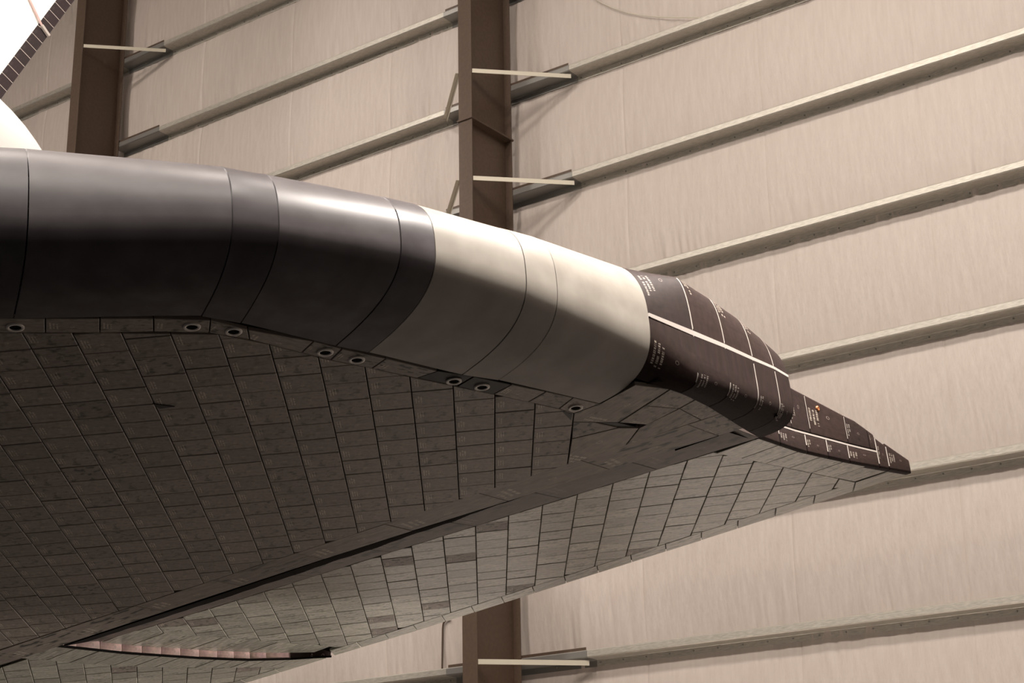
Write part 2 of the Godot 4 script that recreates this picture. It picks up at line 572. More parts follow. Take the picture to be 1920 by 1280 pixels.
func spot(what: String, at: Vector3, aim: Vector3, half: float, e: float, wide: float, hung := true) -> void:
	var t := thing("display_spotlight", ("black display spotlight hung from the hangar roof and aimed at the " if hung else "black display spotlight standing on the floor and aimed up at the ") + what, "lamp", at)
	var d := (aim - at).normalized()
	var b := Basis.looking_at(d, Vector3.UP)
	var pts := []
	for k in 25:
		var a := k * TAU / 24.0
		for p in [Vector2(0.0, 0.52), Vector2(0.12, 0.5), Vector2(0.17, 0.42), Vector2(0.2, 0.0), Vector2(0.18, 0.0), Vector2(0.16, 0.06)]:
			pts.append(b * Vector3(cos(a) * p.x * wide / 0.17, sin(a) * p.x * wide / 0.17, p.y))
	var st := new_st()
	sheet(st, pts, 6, 25)
	put("housing", st, mat.black, t)
	st = new_st()
	for k in 24:
		tri(st, b * Vector3(0, 0, 0.05), b * Vector3(cos(k * TAU / 24.0) * wide, sin(k * TAU / 24.0) * wide, 0.05), b * Vector3(cos((k + 1) * TAU / 24.0) * wide, sin((k + 1) * TAU / 24.0) * wide, 0.05), d)
	put("lens", st, mat.lens, t)
	st = new_st()
	bar(st, -d * 0.3, Vector3(-d.x * 0.3, 18.6 - at.y if hung else -at.y, -d.z * 0.3), 0.04)
	put("hanger", st, mat.black, t)
	var l := SpotLight3D.new()
	l.name = "spot_beam"
	l.light_color = Color(1.0, 0.965, 0.93)
	l.light_energy = e
	l.light_size = wide
	l.spot_angle = half
	l.spot_range = 80.0
	l.spot_attenuation = 2.0
	l.spot_angle_attenuation = 0.9 if what == "wing" else 0.5
	l.shadow_enabled = true
	l.position = d * 0.03
	l.basis = b
	t.add_child(l)

func room() -> void:
	var st := new_st()
	box(st, Basis(), Vector3(-9, -0.2, 4), Vector3(52, 0.4, 42))
	structure(put("floor", st, mat.concrete))
	# dark unseen sheet, added to cut light bouncing off the floor
	st = new_st()
	box(st, Basis(), Vector3(-9, 0.006, 8.9), Vector3(51, 0.012, 30.2), 0.004)
	tag(put("added_carpet", st, mat.added_carpet), "charcoal floor sheet added unseen to cut bounce light on the wing edge", "added_carpet")
	st = new_st()
	box(st, Basis(), Vector3(-9, 18.8, 4), Vector3(52, 0.4, 42))
	structure(put("ceiling", st, mat.roof))
	st = new_st()
	box(st, Basis(), Vector3(-34.8, 9.3, 4), Vector3(0.4, 18.6, 42))
	structure(put("wall_left", st, mat.dark_wall))
	st = new_st()
	box(st, Basis(), Vector3(16.8, 9.3, 4), Vector3(0.4, 18.6, 42))
	structure(put("wall_right", st, mat.dark_wall))
	st = new_st()
	box(st, Basis(), Vector3(-9, 9.3, 24.8), Vector3(52, 18.6, 0.4))
	structure(put("wall_front", st, mat.dark_wall))

func girt_height(k: int) -> float:
	# lower edge of girt k, counted from the topmost that shows
	return EYE.y + 11.545 - (k - 1) * PITCH

func rear_wall() -> void:
	# outer sheeting, and in front of it the faced insulation: full-height strips, pinched at every girt
	var wall := Node3D.new()
	wall.name = "wall_back"
	add_child(wall)
	structure(wall)
	var st := new_st()
	box(st, Basis(), Vector3(-9, 9.3, -WALL - 0.25), Vector3(52, 18.6, 0.2))
	put("sheeting", st, mat.roof, wall)
	var x := -15.62 - 1.87 * 10
	while x < 16.0:
		var fine := x > -24.5 and x < -2.0
		var nx := 84 if fine else 6
		var ny := 200 if fine else 60
		var pts := []
		for j in ny + 1:
			for i in nx + 1:
				var f := i / float(nx)
				var y := 18.6 * j / float(ny)
				var u := fposmod((y - girt_height(1) - 0.035) / PITCH, 1.0)
				var bulge := 0.05 * pow(sin(PI * u), 0.6)
				var px := x + f * 1.87
				var low := smoothstep(0.55, 0.05, u) * 0.8 + smoothstep(0.7, 1.0, u) * 0.35 + 0.12
				var much := clampf(0.55 + 0.9 * fold.get_noise_2d(px * 0.55, y * 0.5), 0.1, 1.3) * clampf(1.5 - y * 0.055, 0.55, 1.3)
				var slip := px + 0.05 * fold.get_noise_2d(px * 0.7 + 40.0, y * 0.9)
				var d := fold.get_noise_2d(slip * 5.0, y * 0.25 + 9.0) * 0.024 + fold.get_noise_2d(slip * 15.0, y * 0.35) * 0.014
				var edge := minf(f, 1.0 - f) * 1.87
				var tuck := smoothstep(0.02, 0.0, edge) * 0.008
				pts.append(Vector3(px, y, -(WALL + 0.01 - bulge - d * much * low + tuck)))
		st = new_st()
		sheet(st, pts, nx + 1, ny + 1)
		put("insulation_panel", st, mat.vinyl, wall)
		x += 1.87

func girt(label: String, k: int, x0: float, x1: float, laps: Array) -> void:
	# rolled Z section: flange on the wall, web, flange on the room side with a lip
	var h := girt_height(k)
	var t := thing("wall_girt", label, "girt", Vector3((x0 + x1) * 0.5, h, -WALL), "girts along the rear wall")
	var half := (x1 - x0) * 0.5
	var outline := [Vector2(-0.004, 0), Vector2(-0.004, 0.068), Vector2(-0.012, 0.076), Vector2(-0.192, 0.080), Vector2(-0.2, 0.088), Vector2(-0.2, 0.150), Vector2(-0.194, 0.157), Vector2(-0.180, 0.160)]
	put("web", z_bar(outline, -half, half, 0.0035), mat.zinc, t)
	for l: Vector2 in laps:
		var fat := []
		for p: Vector2 in outline:
			fat.append(p + Vector2(-0.005, -0.004))
		put("lap_splice", z_bar(fat, l.x - t.position.x, l.y - t.position.x, 0.003), mat.dull_zinc, t)  # darker zinc here paints in the shade near the column
		var st := new_st()
		box(st, Basis(), Vector3((l.x + l.y) * 0.5 - t.position.x, 0.172, 0.190), Vector3((l.y - l.x) * 0.96, 0.044, 0.006), 0.001)
		put("brown_strip", st, mat.brown, t)  # plain brown strip along the top of the lap
	var screws := new_st()
	var n := int(half * 2.0 / 0.3)
	for i in n:
		box(screws, Basis(Vector3.BACK, i * 0.7), Vector3(-half + (i + 0.5) * 0.3, 0.04, 0.012), Vector3(0.016, 0.016, 0.012), 0.002)
	put("screw_row", screws, mat.dull_zinc, t).set_meta("kind", "stuff")

func z_bar(outline: Array, a: float, b: float, thick: float) -> SurfaceTool:
	# outline: x towards the wall (negative into the room), y up
	var st := new_st()
	var far := []
	for k in outline.size():
		var d: Vector2 = (outline[mini(k + 1, outline.size() - 1)] - outline[maxi(k - 1, 0)]).normalized()
		far.append(outline[k] + Vector2(d.y, -d.x) * -thick)
	for k in outline.size() - 1:
		for s in [outline, far]:
			var p: Vector2 = s[k]
			var q: Vector2 = s[k + 1]
			var d := (q - p).normalized()
			var out := Vector3(0, d.x, d.y) * (1.0 if s == outline else -1.0)
			quad(st, Vector3(a, p.y, -p.x), Vector3(b, p.y, -p.x), Vector3(b, q.y, -q.x), Vector3(a, q.y, -q.x), Vector3(0, -d.x, -d.y) if s == outline else Vector3(0, d.x, d.y))
	for x in [a, b]:
		for k in outline.size() - 1:
			var p := [outline[k], outline[k + 1], far[k + 1], far[k]]
			var v := []
			for e: Vector2 in p:
				v.append(Vector3(x, e.y, -e.x))
			quad(st, v[0], v[1], v[2], v[3], Vector3(-1 if x == a else 1, 0, 0))
	for k in [0, outline.size() - 1]:
		var p: Vector2 = outline[k]
		var q: Vector2 = far[k]
		quad(st, Vector3(a, p.y, -p.x), Vector3(b, p.y, -p.x), Vector3(b, q.y, -q.x), Vector3(a, q.y, -q.x), Vector3(0, -1 if k == 0 else 0, 0 if k == 0 else -1))
	return st

func column(label: String, x: float, plate: float) -> void:
	var t := thing("steel_column", label, "column", Vector3(x, 0, -FLANGE), "brown steel columns along the rear wall")
	var tall := 18.6
	var depth := 15.89 - FLANGE
	var st := new_st()
	box(st, Basis(), Vector3(0, tall * 0.5, -0.008), Vector3(0.205, tall, 0.016), 0.002)
	put("inner_flange", st, mat.brown, t)
	st = new_st()
	box(st, Basis(), Vector3(0, tall * 0.5, -depth * 0.5), Vector3(0.012, tall, depth - 0.034))
	put("web", st, mat.brown, t)
	st = new_st()
	box(st, Basis(), Vector3(0, tall * 0.5, -depth + 0.008), Vector3(0.205, tall, 0.016), 0.002)
	put("outer_flange", st, mat.brown, t)
	if plate > 0.0:
		st = new_st()
		box(st, Basis(), Vector3(0, plate, -depth * 0.5), Vector3(0.235, 0.024, depth + 0.04), 0.003)
		put("splice_plate", st, mat.brown, t)

func brace(label: String, from: Vector3, to: Vector3) -> void:
	# an angle bar from the column flange to the girt
	var d := (to - from).normalized()
	var side := d.cross(Vector3.UP).normalized()
	var b := Basis(d, side.cross(d), side)
	var t := thing("flange_brace", label, "brace", from, "braces between columns and girts")
	var long := from.distance_to(to)
	var st := new_st()
	box(st, b, d * long * 0.5, Vector3(long, 0.052, 0.005), 0.001)
	put("upright_leg", st, mat.pale, t)
	st = new_st()
	box(st, b, d * long * 0.5 + b * Vector3(0, 0.0285, -0.024), Vector3(long, 0.005, 0.052), 0.001)
	put("flat_leg", st, mat.pale, t)

func cord(called: String, label: String, pts: Array, r: float, m: Material) -> void:
	var t := thing(called, label, "cord", pts[0])
	var st := new_st()
	var curve := Curve3D.new()
	for k in pts.size():
		var tangent: Vector3 = (pts[mini(k + 1, pts.size() - 1)] - pts[maxi(k - 1, 0)]) / 6.0
		curve.add_point(pts[k] - pts[0], -tangent, tangent)
	var line := curve.tessellate(4, 3.0)
	var ring := []
	for k in line.size():
		var d := (line[mini(k + 1, line.size() - 1)] - line[maxi(k - 1, 0)]).normalized()
		var s := d.cross(Vector3.BACK).normalized()
		var u := s.cross(d)
		for a in 7:
			ring.append(line[k] + (s * cos(a * TAU / 6.0) + u * sin(a * TAU / 6.0)) * r)
	sheet(st, ring, 7, line.size())
	put("strand", st, m, t)

func steel() -> void:
	var c0 := -19.21
	var c1 := -11.672
	column("brown steel column beside the white tail fin", c0, 0.0)
	column("brown steel column with a splice plate, standing behind the middle of the wing", c1, 9.47 + EYE.y)
	column("brown steel column outside the frame, beyond the wing tip", -4.1, 0.0)
	for g in [
		[1, "galvanised wall girt cut off by the top of the frame beside the spliced column"],
		[2, "galvanised wall girt reached by the upper of two pale braces on the spliced column"],
		[3, "galvanised wall girt reached by the lower of two pale braces above the wing"],
		[4, "galvanised wall girt that vanishes behind the first dark tiles of the wing tip"],
		[5, "galvanised wall girt that meets the step between wing tip and elevon"],
		[6, "galvanised wall girt passing behind the pointed rear corner of the elevon"],
		[7, "lowest galvanised wall girt, with a bright highlight, below the wing"]]:
		girt(g[1], g[0], c1, -4.1, [Vector2(c1, c1 + 1.0)])
	for g in [
		[0, "galvanised wall girt between the two columns, topmost, met by the brace of the far column"],
		[1, "galvanised wall girt between the two columns, running down to the far column at the wing"],
		[2, "galvanised wall girt between the two columns that sinks behind the dark edge panels"],
		[3, "galvanised wall girt between the two columns, all but hidden by the wing edge"],
		[7, "galvanised wall girt between the two columns, low down under the wing"]]:
		girt(g[1], g[0], c0, c1, [Vector2(c0, c0 + 1.0), Vector2(c1 - 1.0, c1)])
	girt("galvanised wall girt between the white tail fin and the far column", 0, -34.0, c0, [])
	var n0 := FLANGE + 0.020
	var n1 := WALL - 0.15
	for b in [
		["pale brace on the spliced column, upper one on its open side", c1, 1.0, 2],
		["pale brace on the spliced column just above the wing, open side", c1, 1.0, 3],
		["pale brace low on the spliced column, below the wing", c1, 1.0, 7],
		["pale brace behind the spliced column's flange, level with the splice plate", c1, -1.0, 2],
		["pale brace behind the spliced column's flange, just above the wing", c1, -1.0, 3],
		["pale brace on the column beside the white tail fin", c0, 1.0, 0]]:
		var y := girt_height(b[3])
		brace(b[0], Vector3(b[1] + b[2] * 0.10, y + 0.03, -n0), Vector3(b[1] + b[2] * 0.99, y + 0.02, -n1))
	cord("wall_cable", "thin dark cable with a hooked top hanging on the wall below the wing", [Vector3(-12.72, 5.17, -16.03), Vector3(-12.79, 5.15, -16.03), Vector3(-12.83, 5.05, -16.03), Vector3(-12.84, 4.58, -16.03)], 0.012, mat.brown)
	cord("loose_cord", "faint pale cord drooping on the wall above the braces of the spliced column", [Vector3(-10.42, 12.85, -16.03), Vector3(-10.27, 12.65, -16.03), Vector3(-9.88, 12.36, -16.03), Vector3(-9.43, 12.14, -16.03), Vector3(-8.84, 11.92, -16.03)], 0.006, mat.pale)

# ------------------------------------------------------------------ spacecraft
func spacecraft() -> void:
	var base := Vector3(-14.6, 0, -2.0)
	var craft := thing("space_shuttle", "winged spacecraft with a black tiled wing underside, dark wing edge panels and white tail", "spacecraft", base)
	# the wing's own axes in the room, and its origin below which the camera stands
	var o := Vector3(0.99233, 0.12359, -0.00411)
	var n := Vector3(-0.12365, 0.99178, -0.03296)
	var frame := Transform3D(Basis(o, n, o.cross(n)).orthonormalized(), EYE + n * 2.4675 - base)
	wing(craft, frame)
	outer_elevon(craft, frame)
	inner_elevon(craft, frame)
	body(craft, base)

func wing(craft: Node3D, frame: Transform3D) -> void:
	var w := Node3D.new()
	w.name = "wing"
	w.transform = frame
	craft.add_child(w, true)
	var edge := sections_edge()
	var tip := sections_tip()
	# bed under the tiles and the upper skin: from the edge sections back to the hinge spar
	var front := []
	for k in 41:
		front.append(section_at(edge, k * 0.2, false))
	for k in 11:
		front.append(section_at(tip, k * 0.5, true))
	var low := new_st()
	var top := new_st()
	for k in front.size() - 1:
		var a: Array = front[k]
		var b: Array = front[k + 1]
		if b[1] > 5.72 or b[0] < a[0] + 0.004:
			continue
		var back := func(q: Array, h: float) -> Vector3: return Vector3(q[0], h, -(table(q[0], [Vector2(-7.24, 5.613), Vector2(-2.88, 5.822)]) - 0.02))
		quad(low, Vector3(a[0], 0.013, -a[1]), Vector3(b[0], 0.013, -b[1]), back.call(b, 0.013), back.call(a, 0.013), Vector3.DOWN)
		var ha: float = 0.34 - 0.035 * (a[0] + 2.8)
		var hb: float = 0.34 - 0.035 * (b[0] + 2.8)
		quad(top, Vector3(a[0], a[5], -a[1]), Vector3(b[0], b[5], -b[1]), back.call(b, hb), back.call(a, ha), Vector3.UP)
		quad(low, back.call(a, 0.004), back.call(b, 0.004), back.call(b, hb), back.call(a, ha), Vector3.FORWARD)
	for h in [[low, 0.013, Vector3.DOWN], [top, 0.36, Vector3.UP]]:
		quad(low, Vector3(-3.2, 0.0, -5.812), Vector3(-2.72, 0.0, -5.812), Vector3(-2.76, 0.37, -5.812), Vector3(-3.2, 0.37, -5.79), Vector3.FORWARD)
		quad(h[0], Vector3(-3.2, h[1], -5.13), Vector3(-2.86, h[1], -5.15), Vector3(-2.852, h[1], -5.83), Vector3(-3.2, h[1], -5.79), h[2])
	put("tile_bed", low, mat.felt, w)
	put("upper_skin", top, mat.white, w)
	# edge panels and the sealing strips between them
	for p in [[1, 2, "leading_edge_panel", "carbon", 0.004], [2, 3, "seal_strip", "seal", 0.018], [3, 4, "leading_edge_panel", "carbon", 0.007], [4, 5, "seal_strip", "seal", 0.019], [5, 6, "leading_edge_panel", "coated", 0.006], [6, 7, "seal_strip", "coated", 0.013], [7, 8, "leading_edge_panel", "coated", 0.005]]:
		var strip: bool = p[2] == "seal_strip"
		var piece := put(p[2], edge_patch(edge, p[0] + p[4], p[1] - p[4], 0.0, 2.0, 14, 40, 0.001 if strip else 0.0, 0.02), mat[p[3]], w)
		if p[3] == "coated":
			piece.set_meta("label", "pale grey coated edge piece near the wing tip")
	for k in 9:
		var s0 := 1.0 - (k + 1) / 9.0
		put("seal_strip", edge_patch(edge, s0 + 0.0882, s0 + 0.1107, 0.0, 2.0, 3, 30, 0.0, 0.02), mat.seal, w)
		put("leading_edge_panel", edge_patch(edge, s0 + 0.0004, s0 + 0.0878, 0.0, 2.0, 4, 30, 0.0, 0.02), mat.carbon, w)
	# ---- lower surface
	var flat := func(p: Vector2, h: float) -> Vector3: return Vector3(p.x, h, -p.y)
	var shown := func(p: Vector2) -> bool: return p.x > -4.25 - (p.y - 3.07) * 1.256
	var d2 := Vector2(0.7958, 0.6056)
	var d1 := Vector2(-0.6056, 0.7958)
	var rim := PackedVector2Array([Vector2(-7.8, -1.25), Vector2(-4.088, 3.133), Vector2(-3.94, 3.299), Vector2(-3.636, 3.659), Vector2(-3.581, 3.846), Vector2(-3.544, 4.043), Vector2(-3.485, 4.239), Vector2(-3.442, 4.406), Vector2(-3.336, 4.771), Vector2(-3.289, 4.948), Vector2(-3.255, 5.075), Vector2(-3.247, 5.149), Vector2(-3.583, 5.585)])
	var field := rim.duplicate()
	field.append_array(PackedVector2Array([Vector2(-5.996, 5.476), Vector2(-7.8, 5.39)]))
	if Geometry2D.is_polygon_clockwise(field):
		field.reverse()
	lay_grid("belly_tile", field, d2, d1, 0.515, Vector2(CELL, CELL), flat, mat.belly, w, shown, 0.0009)
	# inboard of the frame the same tiles go on to the body, too far to pick apart
	var far := PackedVector2Array([Vector2(-8.7, -2.3), Vector2(-7.8, -1.25), Vector2(-7.8, 5.39), Vector2(-9.6, 5.31), Vector2(-9.6, -3.2)])
	if Geometry2D.is_polygon_clockwise(far):
		far.reverse()
	lay_grid("belly_tile", far, d2, d1, 0.515, Vector2(CELL, CELL), flat, mat.belly, w, func(_p: Vector2) -> bool: return false, 0.0005)
	var bed := new_st()
	quad(bed, Vector3(-9.7, 0.014, 3.3), Vector3(-8.7, 0.014, 2.35), Vector3(-8.7, 0.014, -5.5), Vector3(-9.7, 0.014, -5.5), Vector3.DOWN)
	quad(bed, Vector3(-9.7, 0.62, 3.3), Vector3(-8.7, 0.62, 2.35), Vector3(-8.7, 0.55, -5.5), Vector3(-9.7, 0.55, -5.5), Vector3.UP)
	quad(bed, Vector3(-9.7, 0.014, 3.3), Vector3(-8.7, 0.014, 2.35), Vector3(-8.7, 0.62, 2.35), Vector3(-9.7, 0.62, 3.3), Vector3.BACK)
	put("root_fairing", bed, mat.felt, w)
	# access tiles along the edge panels
	var cuts := [[-7.0, -0.33, -7.09, -0.26], [-4.10, 2.96, -4.18, 3.03], [-3.914, 3.17, -3.995, 3.237], [-3.802, 3.295, -3.882, 3.364], [-3.691, 3.419, -3.763, 3.486], [-3.580, 3.562, -3.651, 3.625], [-3.550, 3.70, -3.600, 3.76], [-3.469, 3.93, -3.557, 3.965], [-3.446, 4.046, -3.532, 4.084], [-3.397, 4.22, -3.485, 4.245], [-3.345, 4.44, -3.433, 4.43], [-3.288, 4.577, -3.384, 4.60], [-3.240, 4.741, -3.340, 4.76], [-3.195, 4.893, -3.298, 4.92], [-3.160, 5.02, -3.258, 5.065], [-3.128, 5.148, -3.247, 5.149]]
	for k in cuts.size() - 1:
		var a: Array = cuts[k]
		var b: Array = cuts[k + 1]
		var dark := k == 11 or k == 10
		var m: Material = mat.black if dark else pick("stained" if k in [4, 5, 7, 8, 9, 13] else "belly")
		lay_one("access_tile", [Vector2(a[0], a[1]), Vector2(b[0], b[1]), Vector2(b[2], b[3]), Vector2(a[2], a[3])], Vector2(b[0] - a[0], b[1] - a[1]).normalized(), flat, m, w, -0.0012 if k == 10 else 0.0)
	for p in [[-4.023, 3.141], [-3.653, 3.55], [-3.589, 3.675], [-3.5, 4.021], [-3.469, 4.148], [-3.36, 4.551], [-3.325, 4.672], [-3.209, 5.105]]:
		ring(w, Vector3(p[0], -0.0015, -p[1]))
	# outer corner ahead of the hinge: tiles laid square to the tip
	var tu := Vector2(0.95, -0.31).normalized()
	var corner := [
		[Vector2(-3.247, 5.149), Vector2(-3.123, 5.148), Vector2(-2.935, 5.10), Vector2(-2.868, 5.24), Vector2(-3.183, 5.364), Vector2(-3.30, 5.218)],
		[Vector2(-3.183, 5.364), Vector2(-3.02, 5.300), Vector2(-2.945, 5.43), Vector2(-3.12, 5.475)],
		[Vector2(-3.02, 5.300), Vector2(-2.868, 5.24), Vector2(-2.848, 5.40), Vector2(-2.945, 5.43)],
		[Vector2(-3.30, 5.218), Vector2(-3.247, 5.285), Vector2(-3.215, 5.41), Vector2(-3.405, 5.36)],
		[Vector2(-3.405, 5.36), Vector2(-3.215, 5.41), Vector2(-3.16, 5.478), Vector2(-3.30, 5.594), Vector2(-3.583, 5.585)],
		[Vector2(-3.16, 5.478), Vector2(-2.945, 5.43), Vector2(-2.95, 5.602), Vector2(-3.30, 5.594)],
		[Vector2(-2.945, 5.43), Vector2(-2.848, 5.40), Vector2(-2.858, 5.61), Vector2(-2.95, 5.602)]]
	for p in corner:
		lay_one("corner_tile", p, tu, flat, pick("stained" if rng.randf() < 0.5 else "belly"), w, rng.randf_range(-0.0008, 0.0008))
	lay_one("patch_tile", [Vector2(-3.247, 5.287), Vector2(-3.19, 5.361), Vector2(-3.165, 5.475), Vector2(-3.213, 5.408)], tu, flat, mat.black, w, -0.003)
	lay_one("patch_tile", [Vector2(-3.262, 5.075), Vector2(-3.25, 5.146), Vector2(-3.30, 5.21)], tu, flat, mat.black, w, 0.001)
	lay_one("patch_tile", [Vector2(-4.196, 3.872), Vector2(-4.160, 3.960), Vector2(-4.216, 3.928)], tu, flat, mat.black, w, 0.003)
	# row of long tiles ahead of the hinge gap
	var o0 := -8.6
	while o0 < -2.9:
		var o1 := minf(o0 + 0.508, -2.862)
		if o1 > -2.97:
			o1 = -2.862
		var up := func(x: float) -> float: return table(x, [Vector2(-5.996, 5.476), Vector2(-3.082, 5.597)])
		var dn := func(x: float) -> float: return table(x, [Vector2(-7.239, 5.618), Vector2(-4.775, 5.695), Vector2(-2.88, 5.820)])
		lay_one("hinge_tile", [Vector2(o0, up.call(o0)), Vector2(o1, up.call(o1)), Vector2(o1 + 0.02, dn.call(o1)), Vector2(o0 + 0.02, dn.call(o0))], Vector2(1, 0.04).normalized(), flat, pick("stained" if rng.randf() < 0.45 else "belly"), w, rng.randf_range(-0.0008, 0.0008))
		o0 = o1
	# ---- wing tip: two rows of tiles with white filler in the joints
	var rows := [0.0, 1.17, 2.0]
	for k in 5:
		for r in 2:
			var piece := put("tip_tile", edge_patch(tip, k + (0.012 if k else 0.0), k + 0.988, rows[r] + (0.008 if r else 0.0), rows[r + 1] - (0.008 if r == 0 else 0.0), 5, 18, 0.0, 0.014, true), pick("tip"), w)
			if k == 4 and r == 0:
				piece.set_meta("label", "dark rear lower tile of the wing tip")
		put("gap_filler", edge_patch(tip, k, k + 1.0, rows[1] - 0.008, rows[1] + 0.008, 6, 1, 0.003, 0.01, true), mat.filler, w)
		if k < 4:
			put("gap_filler", edge_patch(tip, k + 0.988, k + 1.012, 1.19, 1.75, 1, 12, 0.0015, 0.01, true), mat.filler, w)
			put("gap_filler", edge_patch(tip, k + 0.992, k + 1.008, 0.45, [0.75, 0.9, 1.14, 1.14][k], 1, 12, 0.0015, 0.01, true), mat.filler, w)
	var cap := new_st()
	var last: Array = tip[5]
	var hub := Vector3(last[0] + 0.03, 0.17, -last[1])
	for k in 30:
		tri(cap, hub, on_section(last, k / 15.0), on_section(last, (k + 1) / 15.0), Vector3.FORWARD)
	tri(cap, hub, on_section(last, 2.0), on_section(last, 0.0), Vector3.FORWARD)
	put("tip_end_cap", cap, mat.black, w)

func ring(parent: Node, at: Vector3) -> void:
	# pale collar round a dark bolt hole
	var st := new_st()
	var pts := []
	for k in 25:
		var d := Vector3(cos(k * TAU / 24.0), 0, sin(k * TAU / 24.0))
		for p in [Vector2(0.0185, 0.0015), Vector2(0.019, -0.0022), Vector2(0.0235, -0.0032), Vector2(0.0285, -0.0022), Vector2(0.029, 0.0015)]:
			pts.append(at + d * p.x + Vector3.UP * p.y)
	sheet(st, pts, 5, 25)
	put("bolt_collar", st, mat.ring, parent)
	st = new_st()
	for k in 24:
		tri(st, at, at + Vector3(cos(k * TAU / 24.0), 0, sin(k * TAU / 24.0)) * 0.0195, at + Vector3(cos((k + 1) * TAU / 24.0), 0, sin((k + 1) * TAU / 24.0)) * 0.0195, Vector3.DOWN)
	put("bolt_plug", st, mat.felt, parent)

# elevon outlines in the wing's plan
func side_out(c: float) -> float:
	return table(c, [Vector2(6.05, -2.945), Vector2(6.414, -2.928), Vector2(6.80, -2.860), Vector2(7.192, -2.764)])

func side_gap(c: float) -> float:
	return table(c, [Vector2(5.6, -6.93), Vector2(6.15, -6.895), Vector2(6.39, -6.856), Vector2(6.638, -6.815), Vector2(6.92, -6.747), Vector2(7.2, -6.653), Vector2(7.376, -6.532), Vector2(7.6, -6.42)])

func rear_out(o: float) -> float:
	return table(o, [Vector2(-6.55, 7.49), Vector2(-5.98, 7.465), Vector2(-5.134, 7.395), Vector2(-3.927, 7.297), Vector2(-2.764, 7.192)])

func lower_out(p: Vector2) -> float:
	return (2.1234 + 0.0553 * p.y - 0.0159 * p.x) / 0.99834 - 2.4675

func nose_out(o: float) -> float:
	return table(o, [Vector2(-6.9, 5.985), Vector2(-6.077, 6.012), Vector2(-3.28, 6.062)])

func upper_out(c: float) -> float:
	return table(c, [Vector2(6.0, 0.362), Vector2(6.343, 0.372), Vector2(6.448, 0.360), Vector2(6.75, 0.316), Vector2(6.86, 0.299), Vector2(6.99, 0.245), Vector2(7.056, 0.217), Vector2(7.197, 0.168)])

